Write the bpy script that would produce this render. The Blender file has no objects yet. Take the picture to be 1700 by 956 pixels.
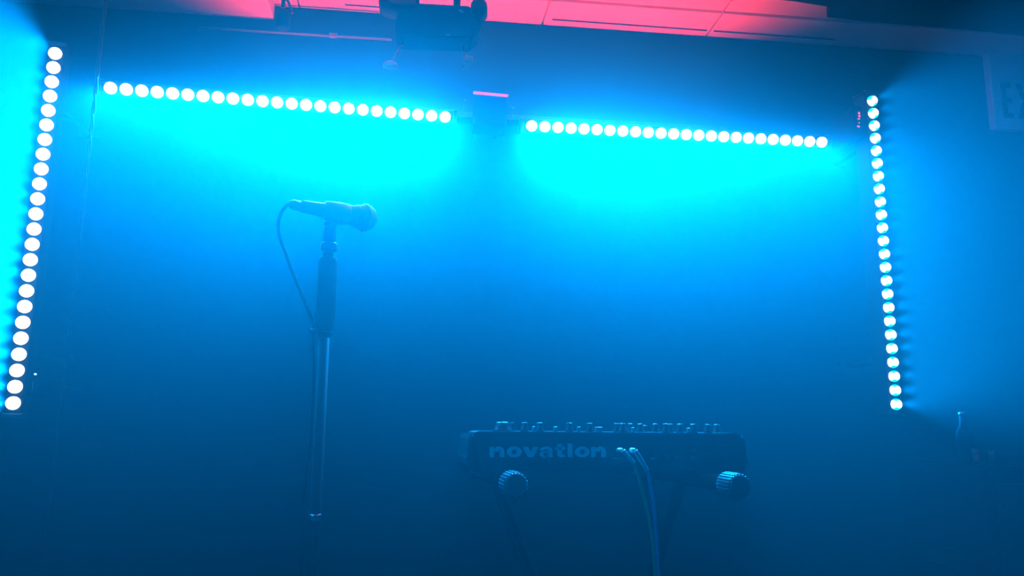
import bpy, bmesh, math, random
from mathutils import Vector, Matrix, Quaternion
random.seed(4)
PI = math.pi
C = bpy.context.scene.collection
SC = bpy.context.scene

# ------------------------------------------------------------------ camera
CAM_Z = 1.05
F_PX = 1322.0
PIT, ROL, YAW = math.radians(10.0), math.radians(0.5), math.radians(7.0)
RZ = Matrix.Rotation(-YAW, 3, 'Z')        # camera-level frame -> room frame (back wall along X)
_cp, _sp, _cr, _sr = math.cos(PIT), math.sin(PIT), math.cos(ROL), math.sin(ROL)
right = RZ @ Vector((_cr, -_sr * _sp, _sr * _cp))
up = RZ @ Vector((-_sr, -_cr * _sp, _cr * _cp))
fwd = RZ @ Vector((0, _cp, _sp))
cam = bpy.data.cameras.new('camera')
cam.sensor_width = 36.0
cam.lens = F_PX / 1700 * 36.0
cam.clip_start = 0.02
camo = bpy.data.objects.new('camera', cam)
C.objects.link(camo)
m = Matrix((right, up, -fwd)).transposed().to_4x4()
m.translation = Vector((0, 0, CAM_Z))
camo.matrix_world = m
SC.camera = camo


def at(px, py, Y):
    """room point seen at photo pixel (px, py), Y metres in front of the camera"""
    a, b = px - 850, 478 - py
    v = right * a + up * b + fwd * F_PX
    w = RZ.inverted() @ v
    return v * (Y / w.y) + Vector((0, 0, CAM_Z))


def onwall(px, py, y):
    """room point seen at photo pixel on the vertical plane y (parallel to the back wall)"""
    v = right * (px - 850) + up * (478 - py) + fwd * F_PX
    return v * (y / v.y) + Vector((0, 0, CAM_Z))


# ------------------------------------------------------------------ colour management, render options
SC.view_settings.view_transform = 'Standard'
SC.view_settings.look = 'None'
SC.view_settings.gamma = 1.0
SC.view_settings.use_curve_mapping = False
SC.view_settings.exposure = 0.0
SC.cycles.use_denoising = True
SC.cycles.volume_bounces = 0
SC.cycles.max_bounces = 6
SC.cycles.diffuse_bounces = 3
SC.cycles.sample_clamp_indirect = 4.0
SC.cycles.use_light_tree = True

# ------------------------------------------------------------------ world: stage haze filling the room
HAZE = 0.07
world = bpy.data.worlds.new('stage_haze')
SC.world = world
world.use_nodes = True
nt = world.node_tree
nt.nodes.clear()
wo = nt.nodes.new('ShaderNodeOutputWorld')
bg = nt.nodes.new('ShaderNodeBackground')
bg.inputs[0].default_value = (0, 0, 0, 1)
vs = nt.nodes.new('ShaderNodeVolumeScatter')
vs.inputs['Color'].default_value = (0.12, 1, 1, 1)
vs.inputs['Density'].default_value = HAZE
vs.inputs['Anisotropy'].default_value = 0.8
nt.links.new(bg.outputs[0], wo.inputs['Surface'])
nt.links.new(vs.outputs[0], wo.inputs['Volume'])

# LED bar light: (power main, power spill), directions are set with the bars below
BLUE = (0.0, 0.315, 1.0)
POW_SPILL = 0.45
# per bar: beam direction, power of all its lenses, cone angle, cone softness
BEAMS = [((-0.14, -1.0, -0.85), 1200, 55, 1.0), ((0.0, -1.0, -0.85), 1340, 56, 1.0), ((-0.43, -1, 0), 4300, 80, 1.0), ((0.42, -1, 0), 1950, 70, 1.0)]
POW_RED = 7.0
ROOM = (-2.6, 2.9, -2.4, 2.46, 0.0, round(onwall(900, 42, 2.46).z, 3))     # x0 x1 y0 y1 z0 z1


# ------------------------------------------------------------------ materials
def mat(name, col, rough=0.5, metal=0.0, emit=None, strength=0.0, bump=0.0, bscale=60.0, var=0.0, spec=0.5):
    mt = bpy.data.materials.new(name)
    mt.use_nodes = True
    t = mt.node_tree
    p = t.nodes['Principled BSDF']
    p.inputs['Base Color'].default_value = (*col, 1)
    p.inputs['Roughness'].default_value = rough
    p.inputs['Metallic'].default_value = metal
    p.inputs['Specular IOR Level'].default_value = spec
    if emit:
        p.inputs['Emission Color'].default_value = (*emit, 1)
        p.inputs['Emission Strength'].default_value = strength
    if bump or var:
        tc = t.nodes.new('ShaderNodeTexCoord')
        n = t.nodes.new('ShaderNodeTexNoise')
        n.inputs['Scale'].default_value = bscale
        n.inputs['Detail'].default_value = 4
        t.links.new(tc.outputs['Object'], n.inputs['Vector'])
        if bump:
            b = t.nodes.new('ShaderNodeBump')
            b.inputs['Strength'].default_value = bump
            b.inputs['Distance'].default_value = 0.002
            t.links.new(n.outputs['Fac'], b.inputs['Height'])
            t.links.new(b.outputs[0], p.inputs['Normal'])
        if var:
            r = t.nodes.new('ShaderNodeMixRGB')
            r.inputs[1].default_value = (*[c * (1 - var) for c in col], 1)
            r.inputs[2].default_value = (*[min(1, c * (1 + var)) for c in col], 1)
            t.links.new(n.outputs['Fac'], r.inputs[0])
            t.links.new(r.outputs[0], p.inputs['Base Color'])
    return mt


M = dict(
    wall=mat('wall_black', (0.004, 0.004, 0.005), 1.0, bump=0.3, var=0.3, spec=0.05),
    floor=mat('floor_black', (0.02, 0.02, 0.02), 0.6, bump=0.3, var=0.3),
    ceil=mat('ceiling_white', (0.88, 0.86, 0.86), 0.9, var=0.04, bscale=6),
    black=mat('black_metal', (0.006, 0.006, 0.007), 0.6, spec=0.2),
    gloss=mat('gloss_black', (0.03, 0.03, 0.03), 0.3, spec=1.0),
    rubber=mat('black_rubber', (0.12, 0.12, 0.12), 0.3, spec=1.0),
    softblack=mat('black_plastic', (0.015, 0.015, 0.016), 0.3, spec=0.9),
    mic=mat('mic_body', (0.10, 0.10, 0.11), 0.3, 0.85),
    grille=mat('mic_grille', (0.09, 0.09, 0.095), 0.35, 0.8, bump=0.8, bscale=500),
    chrome=mat('chrome', (0.7, 0.7, 0.72), 0.15, 1.0),
    logo=mat('logo_grey', (0.85, 0.85, 0.85), 0.5),
    cable=mat('cable_black', (0.012, 0.012, 0.013), 0.45, spec=0.35),
    greenc=mat('cable_green', (0.10, 0.32, 0.16), 0.45),
    bluec=mat('cable_blue', (0.10, 0.30, 0.55), 0.45),
    lightp=mat('light_plastic', (0.5, 0.5, 0.5), 0.4),
    pipe=mat('pipe_grey', (0.12, 0.12, 0.12), 0.5),
    sleeve=mat('plug_sleeve', (0.85, 0.9, 0.9), 0.38, 0.75),
    sign=mat('sign_plate', (0.8, 0.8, 0.78), 0.5),
    signink=mat('sign_letters', (0.04, 0.05, 0.05), 0.5),
    lens=mat('led_lens', (0.1, 0.1, 0.1), 0.3, emit=(1.0, 1.0, 1.0), strength=2.2),
    lens_edge=mat('led_lens_edge', (0.05, 0.1, 0.1), 0.3, emit=(0.0, 0.75, 1.0), strength=1.6),
    redtint=mat('red_lit_tint', (0.75, 0.04, 0.12), 0.8, spec=0.1),  # red light painted into the colour of the dome and latch
    redmark=mat('red_glow_mark', (0.1, 0.02, 0.03), 0.4, emit=(1.0, 0.10, 0.25), strength=0.9),
    whitedot=mat('white_glow_dot', (0.1, 0.1, 0.1), 0.4, emit=(0.6, 0.9, 1.0), strength=1.2),
    redrim=mat('red_glow_edge', (0.1, 0.0, 0.0), 0.3, emit=(1.0, 0.05, 0.12), strength=1.2),  # added glow: pink box edge and strip of the hidden uplight
    whitekey=mat('key_white', (0.8, 0.8, 0.78), 0.3),
    glass=mat('dark_lens', (0.03, 0.03, 0.03), 0.05),
    foam=mat('speaker_cloth', (0.012, 0.012, 0.012), 0.9, bump=0.6, bscale=400),
)
for k in ('lens', 'lens_edge', 'redmark', 'whitedot', 'redrim'):
    M[k].cycles.emission_sampling = 'NONE'
# real clear glass
g = bpy.data.materials.new('clear_glass')
g.use_nodes = True
gp = g.node_tree.nodes['Principled BSDF']
gp.inputs['Transmission Weight'].default_value = 1.0
gp.inputs['Roughness'].default_value = 0.03
gp.inputs['Base Color'].default_value = (0.75, 0.85, 0.8, 1)
M['clear'] = g


# ------------------------------------------------------------------ mesh helpers
def box(bm, c, s, bev=0.0, rot=None, seg=2):
    r = bmesh.ops.create_cube(bm, size=1.0)
    vs_ = r['verts']
    bmesh.ops.scale(bm, vec=s, verts=vs_)
    if bev:
        es = list({e for v in vs_ for e in v.link_edges})
        rr = bmesh.ops.bevel(bm, geom=es, offset=bev, segments=seg, affect='EDGES', profile=0.5)
        vs_ = list({v for v in rr['verts']} | {v for v in vs_ if v.is_valid})
    if rot is not None:
        bmesh.ops.rotate(bm, cent=(0, 0, 0), matrix=rot, verts=vs_)
    bmesh.ops.translate(bm, vec=c, verts=vs_)
    return vs_


def frame_for(d):
    d = Vector(d).normalized()
    h = Vector((0, 0, 1)) if abs(d.z) < 0.9 else Vector((1, 0, 0))
    x = h.cross(d).normalized()
    return x, d.cross(x), d


def lathe(bm, p0, d, prof, n=24):
    """prof: list of (t along d, radius); closed by caps when radius > 0 at the ends"""
    x, y, d = frame_for(d)
    p0 = Vector(p0)
    rings = []
    for t, r in prof:
        if r <= 1e-6:
            rings.append([bm.verts.new(p0 + d * t)])
        else:
            rings.append([bm.verts.new(p0 + d * t + (x * math.cos(2 * PI * k / n) + y * math.sin(2 * PI * k / n)) * r) for k in range(n)])
    for a, b in zip(rings, rings[1:]):
        if len(a) == 1 and len(b) == 1:
            continue
        for k in range(n):
            q = (k + 1) % n
            if len(a) == 1:
                f = (a[0], b[q], b[k])
            elif len(b) == 1:
                f = (a[k], a[q], b[0])
            else:
                f = (a[k], a[q], b[q], b[k])
            bm.faces.new(f).smooth = True
    if len(rings[0]) > 1:
        bm.faces.new(list(reversed(rings[0])))
    if len(rings[-1]) > 1:
        bm.faces.new(rings[-1])


def cyl(bm, a, b, r, r2=None, n=20):
    a, b = Vector(a), Vector(b)
    lathe(bm, a, b - a, [(0, r), ((b - a).length, r if r2 is None else r2)], n)


def spline(pts, per=10):
    P = [Vector(p) for p in pts]
    P = [P[0] * 2 - P[1]] + P + [P[-1] * 2 - P[-2]]
    out = []
    for i in range(1, len(P) - 2):
        for k in range(per):
            t = k / per
            a, b, c, d = P[i - 1], P[i], P[i + 1], P[i + 2]
            out.append(0.5 * ((2 * b) + (c - a) * t + (2 * a - 5 * b + 4 * c - d) * t * t + (-a + 3 * b - 3 * c + d) * t ** 3))
    out.append(P[-2])
    return out


def tube(bm, pts, r, n=10, smooth=True, per=8):
    pts = spline(pts, per) if smooth and len(pts) > 2 else [Vector(p) for p in pts]
    x = None
    rings = []
    for i, p in enumerate(pts):
        d = (pts[min(i + 1, len(pts) - 1)] - pts[max(i - 1, 0)]).normalized()
        if x is None:
            x = frame_for(d)[0]
        x = (x - d * x.dot(d)).normalized()
        y = d.cross(x)
        rr = r(i / (len(pts) - 1)) if callable(r) else r
        rings.append([bm.verts.new(p + (x * math.cos(2 * PI * k / n) + y * math.sin(2 * PI * k / n)) * rr) for k in range(n)])
    for a, b in zip(rings, rings[1:]):
        for k in range(n):
            q = (k + 1) % n
            bm.faces.new((a[k], a[q], b[q], b[k])).smooth = True
    bm.faces.new(list(reversed(rings[0])))
    bm.faces.new(rings[-1])


def prism(bm, poly, to3, depth):
    """poly 2D points, to3(x, y, t) -> 3D; extruded from t=0 to t=depth"""
    a = [bm.verts.new(to3(x, y, 0)) for x, y in poly]
    b = [bm.verts.new(to3(x, y, depth)) for x, y in poly]
    n = len(poly)
    bm.faces.new(a)
    bm.faces.new(list(reversed(b)))
    for k in range(n):
        q = (k + 1) % n
        bm.faces.new((a[q], a[k], b[k], b[q]))


def obj(name, bm, m_, parent=None, world=True):
    """link bm as ONE mesh object; coordinates in bm are room coordinates"""
    bmesh.ops.recalc_face_normals(bm, faces=bm.faces[:])
    me = bpy.data.meshes.new(name)
    if parent is not None and world:
        bmesh.ops.transform(bm, matrix=full(parent).inverted(), verts=bm.verts[:])
    bm.to_mesh(me)
    bm.free()
    me.materials.append(m_)
    o = bpy.data.objects.new(name, me)
    C.objects.link(o)
    if parent is not None:
        o.parent = parent
    return o


def full(o):
    mm = Matrix.LocRotScale(o.location, o.rotation_euler, o.scale)
    return full(o.parent) @ mm if o.parent else mm


def tag(o, label, cat, group=None, kind=None):
    o['label'] = label
    o['category'] = cat
    if group:
        o['group'] = group
    if kind:
        o['kind'] = kind
    return o


def thing(name, loc, label, cat, group=None):
    o = bpy.data.objects.new(name, None)
    o.empty_display_size = 0.05
    o.location = loc
    C.objects.link(o)
    return tag(o, label, cat, group)


def struct(name, bm, m_):
    o = obj(name, bm, m_)
    o['kind'] = 'structure'
    return o


def B():
    return bmesh.new()


# ------------------------------------------------------------------ the room
x0, x1, y0, y1, z0, z1 = ROOM
T = 0.12


def slab(name, a, b, m_):
    bm = B()
    box(bm, [(a[i] + b[i]) / 2 for i in range(3)], [b[i] - a[i] for i in range(3)])
    return struct(name, bm, m_)


slab('floor', (x0 - T, y0 - T, z0 - T), (x1 + T, y1 + T, z0), M['floor'])
slab('wall_back', (x0 - T, y1, z0), (x1 + T, y1 + T, z1), M['wall'])
slab('wall_front', (x0 - T, y0 - T, z0), (x1 + T, y0, z1), M['wall'])
slab('wall_left', (x0 - T, y0, z0), (x0, y1, z1), M['wall'])
slab('wall_right', (x1, y0, z0), (x1 + T, y1, z1), M['wall'])

# ceiling: painted boards with seams between them (one mesh)
bm = B()
box(bm, ((x0 + x1) / 2, (y0 + y1) / 2, z1 + 0.08), (x1 - x0 + 2 * T, y1 - y0 + 2 * T, 0.12))
seam_x = [onwall(1187, 54, y1 - 0.1).x]
xs = [x0, onwall(488, 20, 2.36).x, onwall(908, 40, 2.36).x, onwall(1190, 50, 2.36).x, x1]
ys = [y0, -0.6, 0.8, 2.02, 2.30, y1]
for i in range(len(xs) - 1):
    for j in range(len(ys) - 1):
        gp_ = 0.003
        dz = 0.0 if j < 3 else (0.006 if j == 3 else 0.0)
        if j >= 3 and i == 3:
            dz += 0.0
        box(bm, ((xs[i] + xs[i + 1]) / 2, (ys[j] + ys[j + 1]) / 2, z1 + 0.012 + dz / 2), (xs[i + 1] - xs[i] - gp_ * 2, ys[j + 1] - ys[j] - gp_ * 2, 0.024 - dz), 0.0015, seg=1)
struct('ceiling', bm, M['ceil'])
# slim cover strips along the top of the back wall, with a dark slit behind
for (pa, pb, n_) in ((918, 1176, 1), (1188, 1390, 2), (570, 640, 3)):
    a, b = onwall(pa, 45, 2.40), onwall(pb, 45, 2.40)
    bm = B()
    box(bm, ((a.x + b.x) / 2, 2.415, z1 - 0.001), (b.x - a.x, 0.007, 0.002))
    struct('trim_%d' % n_, bm, M['black'])
# black bulkhead edge at the right: hides the near part of the ceiling
def onceil(px, py, z):
    v = right * (px - 850) + up * (478 - py) + fwd * F_PX
    return Vector((v.x, v.y, 0)) * ((z - CAM_Z) / v.z)


bm = B()
prism(bm, [(1250, -4), (1318, 2), (1379, 12), (1373, 29), (1440, 36), (1900, 75), (1900, -60), (1250, -60)], lambda x, y, s: onceil(x, y, z1 - 0.03) + Vector((0, 0, z1 - 0.03 + 0.03 * s)), 1.0)
struct('trim_5', bm, M['wall'])
# dropped bulkhead on the left
bx_ = onwall(455, 34, 2.45)
bm = B()
box(bm, ((x0 + bx_.x) / 2, 2.25, (z1 + bx_.z) / 2 + 0.001), (bx_.x - x0, 0.40, z1 - bx_.z), 0.003)
struct('trim_4', bm, M['ceil'])

# ------------------------------------------------------------------ LED bars
NL = 24


def aim(o, d):
    o.rotation_euler = Vector(d).to_track_quat('-Z', 'Y').to_euler()


def led_bar(pa, pb, face, label, mount, wedge=False):
    """24 lens LED pixel bar; pa, pb: first and last lens centre; face: direction the lenses face"""
    pa, pb = Vector(pa), Vector(pb)
    mid = (pa + pb) / 2
    ax = (pb - pa).normalized()
    face = Vector(face)
    face = (face - ax * face.dot(ax)).normalized()
    sd = face.cross(ax)
    L = (pb - pa).length
    t = thing('led_bar', mid - face * 0.03, label, 'stage light', 'LED pixel bars around the stage')
    R = Matrix((ax, sd, face)).transposed()      # right-handed frame
    bm = B()
    box(bm, mid - face * 0.034, (L + 0.05, 0.046, 0.056), 0.004, R)
    for k in (-1, 1):                       # cooling fins along the back
        box(bm, mid - face * 0.066 + sd * 0.014 * k, (L, 0.006, 0.012), 0.001, R)
    obj('housing', bm, M['black'], t)
    for s in (-1, 1):
        bm = B()
        box(bm, mid + ax * s * (L / 2 + 0.031) - face * 0.034, (0.012, 0.050, 0.060), 0.003, R)
        obj('end_cap', bm, M['softblack'], t)
    # lenses: one shared mesh, shallow domes
    bm = B()
    r = 0.0165
    lathe(bm, (0, 0, 0), (0, 0, 1), [(-0.006, r + 0.0005), (0.0, r + 0.0005), (0.004, r * 0.93), (0.0085, r * 0.70), (0.0115, r * 0.38), (0.0125, 0)], 24)
    me = bpy.data.meshes.new('lens')
    bm.to_mesh(me)
    bm.free()
    me.materials.append(M['lens'])
    if wedge:                               # reflector cups seen off axis: white wedge in a cyan cup
        me.materials.append(M['lens_edge'])
        for f_ in me.polygons:
            cx_, cy_ = f_.center.x, f_.center.y
            rr = math.hypot(cx_, cy_)
            if rr > r * 0.6 and abs(math.atan2(cy_, abs(cx_))) > 0.8:
                f_.material_index = 1
    q = Matrix((ax, sd, face)).transposed().to_quaternion()
    for k in range(NL):
        o = bpy.data.objects.new('lens', me)
        C.objects.link(o)
        o.parent = t
        o.location = pa.lerp(pb, k / (NL - 1)) - t.location
        o.rotation_euler = (q @ Quaternion((0, 0, 1), PI / 2 + 0.75 * k / (NL - 1) if wedge else 0)).to_euler()
    for s in (-1, 1):                       # mounting brackets back to the wall
        c = mid + ax * s * L * 0.36 - face * 0.06
        w = Vector((c.x, mount, c.z))
        bm = B()
        tube(bm, [c, w], 0.010, 10, False)
        box(bm, w + Vector((0, -0.004, 0)), (0.07, 0.008, 0.024), 0.002)
        obj('wall_bracket', bm, M['wall'], t)
    return t, mid, ax, face, L


def bar_light(par, mid, ax, L, d, power, spread, off, wd=0.03, blend=None):
    ld = bpy.data.lights.new('led_light', 'AREA')
    ld.shape = 'RECTANGLE'
    ld.size = L
    ld.size_y = wd
    ld.spread = math.radians(spread)
    ld.energy = power
    ld.color = BLUE
    lo = bpy.data.objects.new('led_light', ld)
    C.objects.link(lo)
    d = Vector(d)
    d = (d - ax * d.dot(ax)).normalized()
    z = -d
    R = Matrix((ax, z.cross(ax), z)).transposed()
    lo.parent = par
    lo.location = mid + d * off - par.location
    lo.rotation_euler = R.to_euler()
    return lo


hA, hB = at(183, 146, 2.13), at(739, 194, 2.32)
hC, hD = at(883, 209, 2.35), at(1365, 236, 2.466)
vLT, vLB = at(91, 88, 2.047), at(21, 669, 2.047)
vRT, vRB = at(1449, 167, 2.384), at(1489, 671, 2.384)
bars = [
    led_bar(hA, hB, (0.05, -1, -0.35), 'horizontal bar of glowing cyan lenses above the microphone', 2.46),
    led_bar(hC, hD, (-0.05, -1, -0.35), 'horizontal bar of glowing cyan lenses above the synthesizer', 2.46),
    led_bar(vLB, vLT, (0.1, -1, 0.0), 'upright bar of large glowing lenses at far left beside the twisted cable', 2.46),
    led_bar(vRB, vRT, (0.15, -1, 0.0), 'upright bar of small glowing lenses at right, near the EXIT sign', 2.46, True),
]


def lens_lights(par, pa, pb, d, power, angle, blend):
    """one narrow spot behind every lens of the bar"""
    d = Vector(d).normalized()
    ld = bpy.data.lights.new('lens_light', 'SPOT')
    ld.energy = power / NL
    ld.color = BLUE
    ld.spot_size = math.radians(angle)
    ld.spot_blend = blend
    ld.shadow_soft_size = 0.010
    for k in range(NL):
        lo = bpy.data.objects.new('lens_light', ld)
        C.objects.link(lo)
        lo.parent = par
        lo.location = Vector(pa).lerp(Vector(pb), k / (NL - 1)) + d * 0.020 - par.location
        aim(lo, d)


ENDS = ((hA, hB), (hC, hD), (vLB, vLT), (vRB, vRT))
for i, (t, mid, ax, face, L) in enumerate(bars):
    d_, p_, a_, b_ = BEAMS[i]
    lens_lights(t, ENDS[i][0], ENDS[i][1], d_, p_, a_, b_)
    bar_light(t, mid, ax, L, ((0, -1, -0.4), (0, -1, -0.4), (-.2, -1, 0), (.2, -1, 0))[i], POW_SPILL, 180, 0.017)

# ------------------------------------------------------------------ ceiling fixtures seen against the red
def P(px, py, Y=1.95):
    return at(px, py, Y)


YF = 1.95
k = YF / F_PX     # metres per pixel there (about)
c0 = P(722, 60, YF)
t = thing('moving_head_light', Vector((c0.x, c0.y, z1)), 'dark moving head light hung from the ceiling between the two horizontal bars', 'stage light')
bm = B()
# base box: sloping shoulder to the right
poly = [(657, 28), (668, 8), (688, 4), (781, 9), (790, 26), (800, 35), (796, 52), (782, 64), (668, 60), (656, 48)]
ctr = P(722, 60, YF)


def tp(x, y, s):
    return P(x, y, YF) + Vector((0, 0.08 * s, 0))


prism(bm, poly, tp, 1.0)
bmesh.ops.bevel(bm, geom=bm.edges[:], offset=0.004, segments=2, affect='EDGES')
obj('base_housing', bm, M['wall'], t)
bm = B()
cc = P(795, 8, YF - 0.03)
lathe(bm, cc, (0.1, 1, 0), [(0, 0.012), (0.004, 0.0215), (0.02, 0.0225), (0.05, 0.0225), (0.055, 0.015)], 28)
obj('clamp_knob', bm, M['black'], t)
bm = B()
cc = P(660, -2, YF - 0.02)
lathe(bm, cc, (0.0, 1, -0.25), [(0, 0.03), (0.005, 0.048), (0.02, 0.05), (0.06, 0.048), (0.065, 0.03)], 32)
bmesh.ops.scale(bm, vec=(1, 1, 0.55), space=Matrix.Translation(-cc), verts=bm.verts[:])
obj('pan_motor_cover', bm, M['black'], t)
bm = B()
tube(bm, [P(690, 4, YF + .02), P(689, 10, YF + .02), P(684, 15, YF + .02), P(676, 18, YF + .02), P(664, 19, YF + .02), P(655, 13, YF + 0.02)], 0.0042, 10)
obj('carry_handle', bm, M['black'], t)
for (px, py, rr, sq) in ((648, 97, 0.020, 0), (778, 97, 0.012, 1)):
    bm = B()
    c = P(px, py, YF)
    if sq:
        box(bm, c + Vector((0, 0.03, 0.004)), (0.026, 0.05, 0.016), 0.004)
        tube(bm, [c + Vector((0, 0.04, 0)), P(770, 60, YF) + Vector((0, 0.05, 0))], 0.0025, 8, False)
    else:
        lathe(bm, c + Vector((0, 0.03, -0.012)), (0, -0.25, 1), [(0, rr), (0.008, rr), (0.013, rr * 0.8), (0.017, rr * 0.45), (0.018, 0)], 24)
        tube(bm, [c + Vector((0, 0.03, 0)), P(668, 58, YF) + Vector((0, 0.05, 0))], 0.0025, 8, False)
    obj(('sensor_dome', 'latch')[sq], bm, M['redtint'], t)
bm = B()
for px in (690, 760):
    tube(bm, [P(px, 10, YF) + Vector((0, 0.05, 0)), Vector((P(px, 10, YF).x, P(px, 10, YF).y + 0.05, z1))], 0.010, 10, False)
obj('hanging_clamp', bm, M['black'], t)
bm = B()
box(bm, P(744, 60, YF) + Vector((0, -0.003, 0)), (0.010, 0.008, 0.003), 0.0005)
obj('metal_clip', bm, M['lightp'], t)
bm = B()
box(bm, P(765, 20, YF) + Vector((0, -0.003, 0)), (0.012, 0.006, 0.002), 0.0005, Matrix.Rotation(0.5, 3, 'Y'))
obj('metal_clip', bm, M['lightp'], t)

# small spotlight clamped at the left end of the ceiling board
YS = 2.15
c = P(468, 40, YS)
t = thing('clamp_spotlight', Vector((c.x, c.y, z1)), 'small dark clamp spotlight under the ceiling, left of the moving head', 'stage light')
bm = B()
lathe(bm, P(469, 48, YS), (0, 0, 1), [(0, 0.015), (0.006, 0.0205), (0.040, 0.0205), (0.052, 0.018), (0.060, 0.011), (0.062, 0)], 28)
obj('lamp_shade', bm, M['wall'], t)
bm = B()
cyl(bm, P(470, 12, YS), Vector((P(470, 12, YS).x, P(470, 12, YS).y, z1)), 0.006)
tube(bm, [P(471, -6, YS), P(478, 2, YS), P(482, 12, YS), P(485, 22, YS)], 0.004, 8)
obj('clamp_arm', bm, M['black'], t)

# dark box between the two horizontal bars; its thin pink top edge is an added glow
YB = 2.28
a, b = P(786, 153, YB), P(844, 156, YB)
c = (a + b) / 2
wl = (b - a).length
t = thing('pink_edge_box', Vector((c.x, y1, c.z - 0.06)), 'dark box between the two horizontal bars, glowing pink top edge, with an added hidden red uplight', 'stage light')
RT_ = Matrix.Rotation(0.035, 3, 'Y')
bm = B()
box(bm, (c.x, c.y + 0.045, c.z - 0.055), (wl - 0.006, 0.085, 0.10), 0.006, RT_)
obj('center_box', bm, M['wall'], t)
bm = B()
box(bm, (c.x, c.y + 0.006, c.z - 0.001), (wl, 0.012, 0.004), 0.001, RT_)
obj('lens', bm, M['redrim'], t)  # glow put on the top edge; the box holds no lamp
for s in (-1, 1):
    bm = B()
    tube(bm, [Vector((c.x + s * wl * 0.35, c.y + 0.08, c.z - 0.06)), Vector((c.x + s * wl * 0.35, y1, c.z - 0.07))], 0.005, 8, False)
    obj('yoke_arm', bm, M['black'], t)
for (px, py) in ((771, 168), (851, 181)):
    bm = B()
    lathe(bm, P(px, py, YB), (0, 0, 1), [(0, 0.0045), (0.004, 0.0045), (0.006, 0)], 12)
    tube(bm, [P(px, py, YB), P(px, py, YB) + Vector((0, 0.05, -0.01)), P(px, py, YB) + Vector((0, 0.09, -0.012))], 0.002, 8)
    obj('knob', bm, M['pipe'], t)
# added unseen red uplight behind the horizontal bars, to redden the ceiling evenly
ba, bb = onwall(425, 160, 2.43), onwall(1195, 200, 2.43)
bl_, bx0 = bb.x - ba.x, (ba.x + bb.x) / 2
bz = CAM_Z + 0.985
bm = B()
box(bm, (bx0, 2.435, bz), (bl_ + 0.03, 0.05, 0.02), 0.003)
obj('added_batten', bm, M['black'], t)
bm = B()
box(bm, (bx0, 2.43, bz + 0.0105), (bl_, 0.02, 0.003), 0.001)
obj('added_strip', bm, M['redrim'], t)
ld = bpy.data.lights.new('added_red_lamp', 'AREA')
ld.shape = 'RECTANGLE'
ld.size = bl_
ld.size_y = 0.02
ld.spread = math.radians(100)
ld.energy = POW_RED
ld.color = (1.0, 0.025, 0.05)
lo = bpy.data.objects.new('added_red_lamp', ld)
C.objects.link(lo)
lo.parent = t
lo.location = Vector((bx0, 2.425, bz + 0.016)) - t.location
zx = Vector((0, 0.62, -1)).normalized()
lo.rotation_euler = Matrix(((1, 0, 0), zx.cross(Vector((1, 0, 0))), zx)).transposed().to_euler()

# conduit pipe along the back wall near the ceiling
YC = y1 - 0.02
t = thing('conduit_pipe', onwall(553, 59, YC), 'thin conduit pipe with a coupling high on the back wall', 'pipe')
bm = B()
tube(bm, [onwall(330, 46, YC), onwall(650, 66, YC)], 0.0035, 10, False)
obj('pipe', bm, M['pipe'], t)
bm = B()
cyl(bm, onwall(547, 58.6, YC - 0.004), onwall(559, 59.4, YC - 0.004), 0.008)
obj('coupling', bm, M['pipe'], t)

# ------------------------------------------------------------------ twisted cable hanging next to the left bar
YT = 1.86
ta, tb = P(165, 100, YT), P(100, 668, YT)
bm = B()
n = 260
d = (Vector((tb.x, tb.y, tb.z)) - ta)
top = Vector((ta.x, ta.y, z1))
bot = Vector((tb.x, tb.y, 0.03))
for s in (0, PI):
    pts = []
    for i in range(n + 1):
        u = i / n
        p = top.lerp(bot, u)
        w = u * 46 * PI
        pts.append(p + Vector((math.cos(w + s), math.sin(w + s), 0)) * 0.0026)
    tube(bm, pts, 0.0026, 8, False)
tc_ = obj('twisted_cable', bm, M['cable'])
tag(tc_, 'thin twisted black cable hanging straight down right of the left upright bar', 'cable')

# small dimmer box with red marks made to glow left of right bar
YD = 2.36
c = P(1426, 200, YD)
t = thing('dimmer_box', Vector((c.x, y1, c.z - 0.03)), 'small black box with glowing red marks left of the right upright bar', 'control box')
bm = B()
box(bm, (c.x, (c.y + y1) / 2 + 0.003, c.z), (0.03, y1 - c.y, 0.10), 0.003)
obj('box_body', bm, M['wall'], t)
bm = B()
for q, (px, py, w_, h_) in enumerate(((1426, 188, .006, .008), (1426.4, 193, .006, .007), (1425.6, 197.5, .007, .004), (1426, 204, .003, .003), (1425, 210, .008, .005))):
    box(bm, P(px, py, YD) + Vector((0, -0.001, 0)), (w_, 0.003, h_), 0.0006)
obj('red_mark', bm, M['redmark'], t)

# little box under the left bar, with a white dot made to glow
YD = 1.98
c = P(57, 634, YD)
t = thing('wall_switch_box', Vector((c.x, c.y + 0.03, c.z - 0.03)), 'small box with a glowing white dot near the bottom of the left upright bar', 'switch box')
bm = B()
box(bm, (c.x, c.y + 0.018, c.z), (0.028, 0.03, 0.07), 0.003)
tube(bm, [(c.x, c.y + 0.03, c.z), (c.x, y1, c.z)], 0.007, 8, False)
obj('box_body', bm, M['wall'], t)
bm = B()
lathe(bm, P(58.5, 621, YD), (0, -1, 0), [(-0.003, 0.0026), (0.002, 0.0026), (0.004, 0)], 12)
obj('white_dot', bm, M['whitedot'], t)
bm = B()
box(bm, P(54.5, 641, YD), (0.0012, 0.003, 0.022), 0.0004)
obj('rocker_switch', bm, M['lightp'], t)

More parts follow.
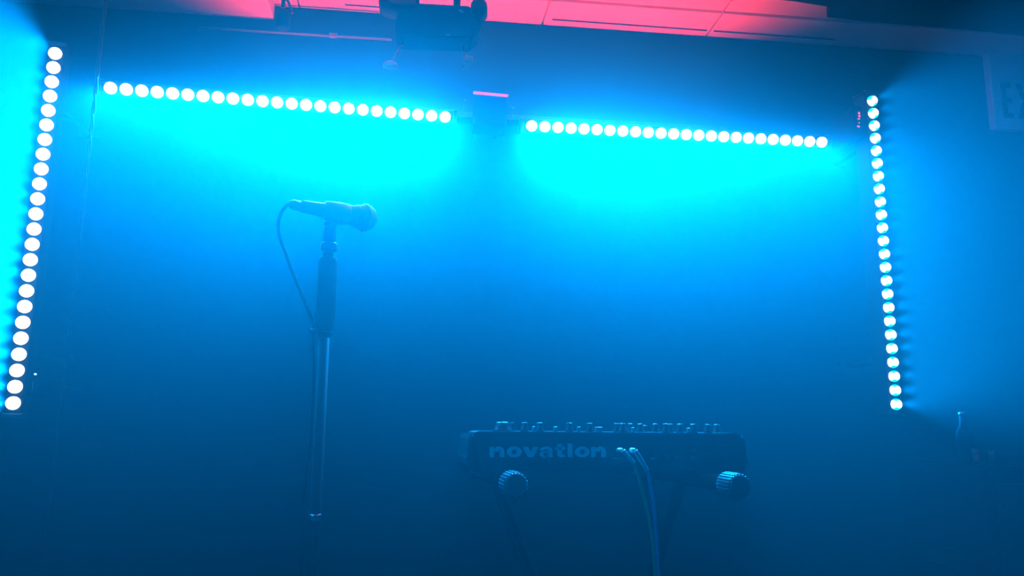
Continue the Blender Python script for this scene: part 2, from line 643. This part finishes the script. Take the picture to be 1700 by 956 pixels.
# ------------------------------------------------------------------ EXIT sign (half outside the frame)
ys_ = y1 - 0.03
tl, bl = onwall(1637, 86, ys_), onwall(1655, 213, ys_)
hh = tl.z - bl.z
xl = (tl.x + bl.x) / 2
ww = hh * 1.75
t = thing('exit_sign', (xl + ww / 2, y1, bl.z), 'pale EXIT sign high on the back wall at the right edge', 'sign')
bm = B()
box(bm, (xl + ww / 2, y1 - 0.015, (tl.z + bl.z) / 2), (ww, 0.03, hh), 0.004)
obj('sign_plate', bm, M['sign'], t)
e0, e1 = onwall(1657, 137, ys_), onwall(1669, 195, ys_)
eh, ez = e0.z - e1.z, e1.z
ew = onwall(1683, 190, ys_).x - onwall(1666, 190, ys_).x
ex0 = (e0.x + e1.x) / 2
st = eh * 0.13


def fp(x, z, s):
    return Vector((x, ys_ - 0.0002 - 0.002 * s, z))


def bar(bm, x, z, w_, h_):
    prism(bm, [(x, z), (x + w_, z), (x + w_, z + h_), (x, z + h_)], fp, 1.0)


bm = B()
bar(bm, ex0, ez, st, eh)
for q in (0, (eh - st) / 2, eh - st):
    bar(bm, ex0, ez + q, ew, st)
xx = ex0 + ew * 1.45
for s in (0, 1):
    prism(bm, [(xx + s * ew * 1.1, ez), (xx + s * ew * 1.1 + st * 1.1, ez), (xx + (1 - s) * ew * 1.1 + st * 1.1, ez + eh), (xx + (1 - s) * ew * 1.1, ez + eh)], fp, 1.0)
xx += ew * 1.1 + ew * 0.65
bar(bm, xx, ez, st, eh)
xx += ew * 0.6
bar(bm, xx, ez + eh - st, ew * 1.1, st)
bar(bm, xx + ew * 0.55 - st / 2, ez, st, eh)
obj('sign_letters', bm, M['signink'], t)

# ------------------------------------------------------------------ microphone, stand, cable
YM = 1.47
ball = P(604, 361, YM + 0.03)
tail = P(499, 342, YM - 0.045)
ax = (ball - tail).normalized()
t = thing('microphone', tail, 'black handheld vocal microphone lying in the clip on top of its stand', 'microphone')
LB = (ball - tail).length
bm = B()
lathe(bm, tail, ax, [(0, 0.009), (0.001, 0.0112), (0.012, 0.0118), (0.060, 0.0150), (LB - 0.042, 0.0182), (LB - 0.026, 0.0190), (LB - 0.018, 0.0215), (LB - 0.012, 0.0235)], 32)
obj('handle', bm, M['mic'], t)
bm = B()
prof = [(LB - 0.013, 0.0235)]
R0 = 0.0262
for q in range(0, 15):
    a_ = -0.5 + q * (PI / 2 + 0.5) / 14
    prof.append((LB + 0.001 + R0 * math.sin(a_) * 0.95, R0 * math.cos(a_) if q < 14 else 0))
lathe(bm, tail, ax, prof, 32)
obj('grille', bm, M['grille'], t)
bm = B()
lathe(bm, tail, ax, [(LB - 0.004, 0.0264), (LB - 0.002, 0.0274), (LB + 0.003, 0.0274), (LB + 0.005, 0.0264)], 32)
obj('grille_band', bm, M['mic'], t)
bm = B()
sx = tail + ax * 0.052
u_ = frame_for(ax)[1]
upn = Vector((0, 0, 1)) - ax * ax.z
upn.normalize()
box(bm, tail + ax * 0.072 + upn * 0.0162, (0.016, 0.007, 0.003), 0.001, Matrix((ax, ax.cross(upn), upn)).transposed().inverted().transposed())
obj('switch', bm, M['softblack'], t)

# stand
top = P(548, 366, YM)
base = Vector((top.x, top.y, 0))
t = thing('microphone_stand', base, 'straight black microphone stand with thick grip clutch, holding the microphone', 'microphone stand')


def zz(py):
    return at(548, py, YM).z


S = YM / F_PX
zt, z_g0, z_g1 = zz(371), zz(427), zz(545)
bm = B()
lathe(bm, (base.x, base.y, 0), (0, 0, 1), [(0, 0.135), (0.008, 0.135), (0.014, 0.128), (0.02, 0.05), (0.03, 0.022), (0.045, 0.020)], 48)
obj('round_base', bm, M['black'], t)
bm = B()
zc = zz(853)
cyl(bm, (base.x, base.y, 0.04), (base.x, base.y, z_g1 + 0.01), 0.0100)
obj('lower_tube', bm, M['black'], t)
bm = B()
lathe(bm, (base.x, base.y, zc - 0.012), (0, 0, 1), [(0, 0.0105), (0.001, 0.0125), (0.011, 0.0125), (0.013, 0.0105)], 28)
obj('tube_collar', bm, M['chrome'], t)
bm = B()
h_ = z_g0 - z_g1
lathe(bm, (base.x, base.y, z_g1), (0, 0, 1), [(-0.018, 0.011), (-0.010, 0.0145), (0, 0.0165), (h_ * 0.35, 0.0180), (h_ * 0.93, 0.0180), (h_ * 0.985, 0.0165), (h_, 0.0125)], 32)
obj('clutch_grip', bm, M['black'], t)
bm = B()
lathe(bm, (base.x, base.y, z_g0 - 0.002), (0, 0, 1), [(0, 0.0095), (zz(414) - z_g0, 0.0100)], 24)
obj('upper_tube', bm, M['black'], t)
bm = B()
zk = zz(418)
hk = zz(403) - zk
lathe(bm, (base.x, base.y, zk), (0, 0, 1), [(0, 0.0125), (hk * 0.15, 0.0160), (hk * 0.85, 0.0165), (hk, 0.0135)], 16)
obj('clutch_nut', bm, M['softblack'], t)
bm = B()
lathe(bm, (base.x, base.y, zk + hk - 0.001), (0, 0, 1), [(0, 0.0125), (zt - zk - hk, 0.0105), (zt - zk - hk + 0.006, 0.0095)], 24)
nk = obj('clip_stem', bm, M['softblack'], t)
# clip: a tapering sleeve around the handle with a hinge below
bm = B()
ca = tail + ax * (LB * 0.36)
lathe(bm, ca, ax, [(0, 0.0155), (0.002, 0.0182), (0.03, 0.0205), (0.046, 0.0208), (0.048, 0.0188)], 32)
cl = obj('mic_clip', bm, M['rubber'], t)
bm = B()
q0 = ca + ax * 0.024
pr = [(528, 351), (536, 358), (543, 366), (546, 372), (558, 373), (561, 367), (568, 362), (564, 350), (540, 342)]


def ck(x, y, s):
    return at(x, y, YM - 0.008) + Vector((0, 0.018 * s, 0))


prism(bm, pr, ck, 1.0)
bmesh.ops.bevel(bm, geom=bm.edges[:], offset=0.002, segments=2, affect='EDGES')
obj('clip_hinge', bm, M['rubber'], cl)
bm = B()
cyl(bm, at(542, 371, YM - 0.014), at(542, 371, YM + 0.014), 0.0045)
cyl(bm, at(539, 372.5, YM), at(547, 371, YM), 0.0028)
obj('hinge_screw', bm, M['chrome'], cl)
# cable clip low on the grip
bm = B()
lathe(bm, (base.x, base.y, zz(553)), (0, 0, 1), [(0, 0.0125), (0.001, 0.0150), (0.011, 0.0150), (0.012, 0.0125)], 24)
tube(bm, [at(516, 549, YM - 0.01), at(524, 549, YM - 0.01), at(535, 549, YM - 0.006)], 0.0055, 10, False)
obj('cable_clip', bm, M['rubber'], t)
# tension lever on the left of the grip
bm = B()
prism(bm, [(521, 545), (524, 508), (528, 470), (531, 436), (536, 430), (540, 440), (540, 545)], lambda x, y, s: at(x, y, YM - 0.008) + Vector((0, 0.016 * s, 0)), 1.0)
bmesh.ops.bevel(bm, geom=bm.edges[:], offset=0.002, segments=2, affect='EDGES')
obj('release_lever', bm, M['softblack'], t)

# cable
t = thing('microphone_cable', at(479, 340, YM - 0.06), 'black microphone cable looping down the left side of its stand', 'cable')
bm = B()
tube(bm, [tail - ax * 0.0205, at(474, 343, YM - 0.06), at(466, 355, YM - 0.055), at(462, 374, YM - 0.05), at(465, 395, YM - 0.045), at(476, 425, YM - 0.03),
          at(492, 467, YM - 0.02), at(507, 503, YM - 0.012), at(518, 532, YM - 0.01), at(520.5, 549, YM - 0.01), at(521, 575, YM - 0.01),
          at(521, 640, YM - 0.01), at(517, 710, YM - 0.01), at(511, 780, YM - 0.01), at(504, 850, YM - 0.01), at(500, 960, YM - 0.02),
          Vector((at(500, 960, YM).x, at(500, 960, YM).y - 0.02, 0.4)), Vector((at(498, 960, YM).x + 0.02, at(500, 960, YM).y - 0.06, 0.03)),
          Vector((at(498, 960, YM).x - 0.2, at(500, 960, YM).y + 0.2, 0.006)), Vector((-1.6, 1.9, 0.006))], 0.0034, 10, per=12)
obj('cable_jacket', bm, M['cable'], t)
bm = B()
lathe(bm, tail - ax * 0.022, ax, [(0, 0.0045), (0.001, 0.0065), (0.006, 0.0085), (0.008, 0.0096), (0.0225, 0.0096)], 24)
obj('plug', bm, M['gloss'], t)

# ------------------------------------------------------------------ synthesizer seen from behind
SYW, SYH, SYD = 0.456, 0.064, 0.27
sc_ = at(1013, 717, 1.335)
ST = sc_.z                                    # top of the body
sy = thing('synthesizer', (sc_.x, sc_.y, ST - SYH), 'black desktop synthesizer seen from behind with a large grey logo and rows of knobs', 'synthesizer')
sy.rotation_euler = (0, 0, 0)
YB_ = sc_.y                                   # plane of the rear panel
XL, XR = sc_.x - SYW / 2, sc_.x + SYW / 2
bm = B()
# rear profile is a shallow rounded case: narrower underneath on a curved chin
prof = [(XL + 0.004, ST - 0.002), (XL + 0.012, ST), (XR - 0.012, ST), (XR - 0.004, ST - 0.002), (XR, ST - 0.010), (XR, ST - SYH + 0.012), (XR - 0.010, ST - SYH), (XL + 0.010, ST - SYH), (XL, ST - SYH + 0.012), (XL, ST - 0.010)]
prism(bm, prof, lambda x, y, s: Vector((x, YB_ + 0.15 * s, y)), 1.0)
prism(bm, [(XL + 0.006, ST - 0.028), (XR - 0.006, ST - 0.028), (XR - 0.006, ST - SYH + 0.004), (XL + 0.006, ST - SYH + 0.004)], lambda x, y, s: Vector((x, YB_ + 0.14 + 0.125 * s, y)), 1.0)
bmesh.ops.bevel(bm, geom=[e for e in bm.edges if abs((e.verts[0].co - e.verts[1].co).normalized().y) < 0.5], offset=0.0022, segments=3, affect='EDGES')
obj('case', bm, M['softblack'], sy)
for s, xx in ((-1, XL), (1, XR)):             # curved end cheeks
    bm = B()
    o_ = 0.007 * s
    ring = [(xx + o_ * 0.2, ST - 0.004), (xx + o_ * 0.7, ST - 0.012), (xx + o_, ST - 0.040), (xx + o_ * 1.25, ST - 0.044), (xx + o_ * 0.8, ST - 0.056), (xx - o_ * 0.6, ST - SYH - 0.002),
            (xx - o_ * 1.5, ST - SYH), (xx - o_ * 0.3, ST - SYH + 0.008), (xx - o_ * 0.1, ST - 0.02)]
    prism(bm, ring, lambda x, y, q: Vector((x, YB_ + 0.002 + 0.262 * q, y)), 1.0)
    obj('end_cheek', bm, M['gloss'], sy)
bm = B()
box(bm, ((XL + XR) / 2, YB_ + 0.001, ST - SYH + 0.0005), (SYW - 0.02, 0.005, 0.0016), 0.0005)
obj('bottom_seam', bm, M['gloss'], sy)
# knobs: (pixel x, pixel y of top, diameter px, metres behind the rear panel)
tm = {}


def knob(px, Yd, r, h, cap=True):
    v = right * (px - 850) + up * (478 - 716) + fwd * F_PX
    y = YB_ + Yd
    x = v.x * y / v.y
    key = (r, h)
    if key not in tm:
        bm = B()
        lathe(bm, (0, 0, 0), (0, 0, 1), [(0, r * 1.18), (0.0022, r * 1.18), (0.003, r), (h - 0.0022, r * 0.90), (h - 0.0009, r * 0.84), (h, r * 0.66)], 20)
        me = bpy.data.meshes.new('knob')
        bm.to_mesh(me)
        bm.free()
        me.materials.append(M['gloss'])
        bm = B()
        box(bm, (0, r * 0.45, h + 0.0003), (0.0014, r * 0.8, 0.0008))
        m2 = bpy.data.meshes.new('pointer')
        bm.to_mesh(m2)
        bm.free()
        m2.materials.append(M['lightp'])
        tm[key] = (me, m2)
    me, m2 = tm[key]
    o = bpy.data.objects.new('knob', me)
    C.objects.link(o)
    o.parent = sy
    o.location = Vector((x, y, ST)) - sy.location
    o.rotation_euler = (0, 0, random.uniform(-2, 2))
    p = bpy.data.objects.new('pointer', m2)
    C.objects.link(p)
    p.parent = o


knob(834, 0.05, 0.0130, 0.0150)
for px, Yd in ((850, .10), (871, .03), (896, .03), (945, .04), (979, .03), (1024, .07), (1034, .03), (1047, .07), (1063, .07), (1088, .07), (1105, .03), (1112, .07),
               (1129, .04), (1151, .03), (1175, .05), (1190, .07)):
    knob(px, Yd, 0.0062 if px != 850 else 0.004, 0.0145)
for px, Yd in ((871, .11), (896, .12), (945, .11), (979, .12), (1034, .11), (1071, .12), (1112, .11), (1151, .12)):
    knob(px, Yd, 0.0055, 0.0120)


def slider(px, Yd, w_, h_):
    v = right * (px - 850) + up * (478 - 716) + fwd * F_PX
    y = YB_ + Yd
    x = v.x * y / v.y
    bm = B()
    box(bm, (x, y, ST + h_ / 2), (w_, 0.008, h_), 0.0012)
    obj('slider_cap', bm, M['lightp'], sy)


for px, w_ in ((886, .004), (922, .006), (961, .006), (992, .008), (998, .004), (1051, .005), (1143, .005)):
    slider(px, 0.02, w_, 0.008)
# keys at the player's side
wk = (SYW - 0.02) / 15
for i in range(15):
    bm = B()
    box(bm, (XL + 0.01 + wk * (i + 0.5), YB_ + 0.208, ST - 0.022), (wk - 0.0012, 0.11, 0.012), 0.001)
    obj('white_key', bm, M['whitekey'], sy)
for i in range(14):
    if i % 7 in (2, 6):
        continue
    bm = B()
    box(bm, (XL + 0.01 + wk * (i + 1), YB_ + 0.188, ST - 0.0135), (0.012, 0.07, 0.012), 0.0015)
    obj('black_key', bm, M['gloss'], sy)


# logo, drawn letter by letter (units: photo pixels of the logo)
def rp3(x, y, s):
    p = onwall(x, y, YB_)
    return Vector((p.x, YB_ + 0.0003 - 0.0011 * s, p.z))


def lx(q):
    return 800 + q / 7.727


def ly(q):
    return 725 + q / 7.727


def quad(bm, pts):
    prism(bm, [(lx(a_), ly(b_)) for a_, b_ in pts], rp3, 1.0)


def arc(bm, cx, cy, rx, ry, ix, iy, a0, a1, n_=20):
    for i in range(n_):
        u0, u1 = math.radians(a0 + (a1 - a0) * i / n_), math.radians(a0 + (a1 - a0) * (i + 1) / n_)
        quad(bm, [(cx + rx * math.cos(u0), cy - ry * math.sin(u0)), (cx + rx * math.cos(u1), cy - ry * math.sin(u1)),
                  (cx + ix * math.cos(u1), cy - iy * math.sin(u1)), (cx + ix * math.cos(u0), cy - iy * math.sin(u0))])


def let_n(bm, x):
    quad(bm, [(x, 130), (x + 60, 130), (x + 60, 262), (x, 262)])
    arc(bm, x + 122, 190, 70, 66, 8, 26, 0, 180, 14)
    quad(bm, [(x + 130, 188), (x + 192, 188), (x + 192, 262), (x + 130, 262)])


def let_o(bm, x):
    arc(bm, x + 97, 194, 97, 70, 34, 34, 0, 360, 32)


bm = B()
let_n(bm, 98)
obj('logo_letter', bm, M['logo'], sy)
bm = B()
let_o(bm, 318)
obj('logo_letter', bm, M['logo'], sy)
bm = B()
quad(bm, [(525, 130), (592, 130), (625, 200), (658, 130), (722, 130), (660, 262), (588, 262)])
obj('logo_letter', bm, M['logo'], sy)
bm = B()
arc(bm, 822, 176, 80, 52, 22, 20, 0, 172, 14)
quad(bm, [(844, 172), (902, 172), (904, 240), (914, 262), (852, 262), (844, 240)])
arc(bm, 802, 224, 64, 42, 14, 14, 60, 330, 18)
quad(bm, [(800, 183), (846, 176), (846, 206), (812, 212)])
quad(bm, [(800, 240), (846, 228), (846, 250), (820, 262)])
obj('logo_letter', bm, M['logo'], sy)
bm = B()
quad(bm, [(968, 98), (1028, 86), (1028, 222), (1040, 232), (1066, 228), (1066, 260), (1020, 265), (985, 256), (968, 232)])
quad(bm, [(942, 132), (1066, 132), (1066, 166), (942, 166)])
obj('logo_letter', bm, M['logo'], sy)
bm = B()
quad(bm, [(1100, 88), (1162, 88), (1162, 262), (1100, 262)])
obj('logo_letter', bm, M['logo'], sy)
bm = B()
let_o(bm, 1190)
obj('logo_letter', bm, M['logo'], sy)
bm = B()
let_n(bm, 1400)
obj('logo_letter', bm, M['logo'], sy)

# rear sockets
for px, py, r in ((1030, 750, .0055), (1051, 750, .0055), (1090, 756, .005), (1108, 756, .005), (1120, 757, .005), (1130, 757, .005), (1176, 757, .0065), (1205, 757, .004)):
    p = onwall(px, py, YB_)
    bm = B()
    lathe(bm, (p.x, YB_ + 0.0005, p.z), (0, -1, 0), [(0, r), (0.0015, r), (0.002, r * 0.85), (0.002, r * 0.55), (0.0005, r * 0.5)], 20)
    obj('socket', bm, M['softblack'], sy)
for px, py in ((1152, 747), (1152, 761)):
    p = onwall(px, py, YB_)
    bm = B()
    box(bm, (p.x, YB_ - 0.0005, p.z), (0.009, 0.002, 0.008), 0.001)
    obj('port', bm, M['rubber'], sy)
bm = B()
for px, w_ in ((1022, 9), (1084, 12), (1111, 6), (1130, 5), (1176, 8)):
    p = onwall(px, 761, YB_)
    box(bm, (p.x, YB_ - 0.0002, p.z), (w_ * 0.001, 0.0006, 0.0009))
obj('panel_markings', bm, M['logo'], sy)

# ------------------------------------------------------------------ two patch cables
for (n_, px, pts, e, mt, lab) in (
        (0, 1030, [(1034, 748.5), (1042, 757), (1052, 769)], [(1054, 775), (1062, 800), (1073, 840), (1081, 880), (1086, 920), (1088, 960)], 'greenc', 'dull green cable with pale angled plug, left of the pair in the synthesizer'),
        (1, 1051, [(1054, 748.5), (1062, 760), (1074.5, 782)], [(1076, 787), (1083, 825), (1088, 870), (1091, 915), (1093, 960)], 'bluec', 'blue cable with pale angled plug, right of the pair in the synthesizer')):
    p0 = onwall(px, 750, YB_)
    t = thing('patch_cable', p0, lab, 'cable', 'cables plugged into the synthesizer')
    yo = YB_ - 0.060
    bm = B()
    p1 = onwall(px, 748, yo)
    tube(bm, [Vector((p0.x, YB_ - 0.001, p0.z)), Vector((p1.x, yo + 0.010, p1.z)), onwall(px + 3, 748.5, yo)], 0.0040, 14, per=6)
    obj('plug', bm, M['sleeve'], t)
    bm = B()
    tube(bm, [onwall(a_, b_, yo) for a_, b_ in pts], lambda u: 0.0042 - 0.0004 * u, 14)
    obj('strain_relief', bm, M['sleeve'], t)
    bm = B()
    low = [onwall(a_, b_, yo) for a_, b_ in [pts[-1]] + e]
    last = low[-1]
    low += [Vector((last.x + 0.01, last.y, 0.5)), Vector((last.x + 0.0, last.y + 0.02, 0.06)), Vector((last.x - 0.05 + 0.06 * n_, last.y + 0.12, 0.006)), Vector((last.x - 0.2 + 0.12 * n_, last.y + 0.5, 0.006)), Vector((last.x + 0.15 * n_ - .2, last.y + 0.9, 0.006))]
    tube(bm, low, 0.0031, 12, per=10)
    obj('cable_jacket', bm, M[mt], t)

# ------------------------------------------------------------------ X keyboard stand with ribbed rubber end caps
cL, cR = at(857, 803, 1.20), at(1230, 803, 1.215)
zb = (cL.z + cR.z) / 2
t = thing('keyboard_stand', ((XL + XR) / 2, YB_ + 0.13, 0), 'black folding X stand with ribbed rubber end caps carrying the synthesizer', 'stand')


def ribbed(a, d, r, ln, nr=22):
    bm = B()
    x, y, d = frame_for(d)
    prof = [(0.0, r * 0.80), (0.0015, r * 0.92), (0.004, r * 0.95), (ln, r * 0.95), (ln + 0.001, r * 0.8)]
    lathe(bm, a, d, prof, 32)
    for k_ in range(nr):
        an = 2 * PI * k_ / nr
        rr = (x * math.cos(an) + y * math.sin(an))
        tt = d.cross(rr)
        c_ = Vector(a) + d * (ln / 2 + 0.001) + rr * r * 0.97
        box(bm, c_, (ln - 0.004, 0.0028, 0.0024), 0.0007, Matrix((d, tt, rr)).transposed())
    return bm


RC = 0.0185
dl = Vector((-0.12, 1, 0.04)).normalized()
dr = Vector((-0.16, 1, 0.03)).normalized()
# arms: horizontal tubes that carry the case, running front to back
YA = YB_ + 0.27
capL0 = cL.copy()
capR0 = cR.copy()
zarm = ST - SYH - 0.0135 - 0.0005
capL0.z = zarm
capR0.z = zarm
obj('end_cap', ribbed(capL0, dl, RC, 0.036), M['rubber'], t)
obj('end_cap', ribbed(capR0, dr, RC, 0.040), M['rubber'], t)
eL = Vector((capL0.x - 0.02, capL0.y + 0.44, zarm))
eR = Vector((capR0.x - 0.02, capR0.y + 0.44, zarm))
for a_, d_, e_ in ((capL0, dl, eL), (capR0, dr, eR)):
    bm = B()
    st_ = a_ + d_ * 0.030
    e2 = e_
    tube(bm, [st_, e2], 0.0125, 16, False)
    obj('support_arm', bm, M['black'], t)
for a_, e_, d_ in ((capL0, eL, -1), (capR0, eR, 1)):
    bm = B()
    box(bm, e_ + Vector((0, 0.012, 0)), (0.032, 0.03, 0.027), 0.006)
    obj('end_cap', bm, M['rubber'], t)
xm = (capL0.x + capR0.x) / 2
zm = 0.44
for s, a_, e_, dy in ((1, capL0, eL, -0.02), (-1, capR0, eR, 0.02)):
    bm = B()
    st_ = (a_ + e_) / 2 + Vector((0.0, 0.0, -0.008))
    low = Vector((xm + (xm - st_.x) * 1.05, st_.y, 0.03))
    rr_ = Matrix.Identity(3)
    dd = (low - st_)
    fx = frame_for(dd)
    box(bm, (st_ + low) / 2 + Vector((0, dy, 0)), (dd.length, 0.018, 0.018), 0.006, Matrix((dd.normalized(), Vector((0, 1, 0)), dd.normalized().cross(Vector((0, 1, 0))))).transposed())
    obj('leg', bm, M['black'], t)
    bm = B()
    cyl(bm, (low.x, low.y - 0.2, 0.02), (low.x, low.y + 0.2, 0.02), 0.0135)
    ft = obj('foot_bar', bm, M['black'], t)
    for q in (-1, 1):
        bm = B()
        cyl(bm, (low.x, low.y + q * 0.17, 0.0185), (low.x, low.y + q * 0.205, 0.0185), 0.0185)
        obj('rubber_foot', bm, M['rubber'], ft)
bm = B()
cyl(bm, (xm, eL.y - 0.32, zm), (xm, eL.y - 0.10, zm), 0.022)
obj('pivot_knob', bm, M['black'], t)

# ------------------------------------------------------------------ speaker cabinet with bottle and glasses at the right
YG = 2.15
gp0 = P(1640, 772, YG)
cw, cd = 0.50, 0.36
cx = P(1585, 772, YG).x + cw / 2
t = thing('speaker_cabinet', (cx, gp0.y + 0.08, 0), 'tall dark speaker cabinet in the bottom right corner with a bottle and glasses on it', 'speaker')
topz = gp0.z
bm = B()
box(bm, (cx, gp0.y + 0.08, topz / 2), (cw, cd, topz), 0.008)
obj('cabinet_body', bm, M['wall'], t)
bm = B()
box(bm, (cx, gp0.y + 0.08 - cd / 2 - 0.006, topz / 2), (cw - 0.05, 0.012, topz - 0.08), 0.004)
obj('grille', bm, M['foam'], t)
for s in (-1, 1):
    bm = B()
    box(bm, (cx + s * (cw / 2 + 0.004), gp0.y + 0.08, topz * 0.75), (0.008, 0.14, 0.05), 0.003)
    obj('handle', bm, M['softblack'], t)


def tumbler(px, r, h, lab):
    c = P(px, 765, YG - 0.02)
    bm = B()
    lathe(bm, (c.x, c.y, topz + 0.0005), (0, 0, 1), [(0, 0), (0, r * 0.82), (h, r), (h + 0.001, r - 0.001), (h, r - 0.002), (0.008, r * 0.82 - 0.002), (0.007, 0)], 32)
    o = obj('drinking_glass', bm, M['clear'])
    tag(o, lab, 'glass', 'glasses on the speaker cabinet')


tumbler(1620, 0.019, 0.042, 'short clear glass on the speaker cabinet, next to the bottle')
tumbler(1646, 0.017, 0.036, 'short clear glass on the speaker cabinet, nearest the right edge')
c = P(1604, 765, YG + 0.07)
t = thing('bottle', (c.x, c.y, topz + 0.0005), 'slim dark bottle standing on the speaker cabinet', 'bottle')
hb = P(1604, 684, YG + 0.07).z - topz
bm = B()
lathe(bm, (c.x, c.y, topz + 0.0005), (0, 0, 1), [(0, 0), (0, 0.020), (0.003, 0.022), (hb * 0.5, 0.022), (hb * 0.62, 0.018), (hb * 0.75, 0.009), (hb * 0.93, 0.008)], 28)
obj('bottle_body', bm, M['wall'], t)
bm = B()
lathe(bm, (c.x, c.y, topz + hb * 0.93), (0, 0, 1), [(0, 0.0088), (hb * 0.06, 0.0088), (hb * 0.075, 0.006)], 20)
obj('cap', bm, M['chrome'], t)
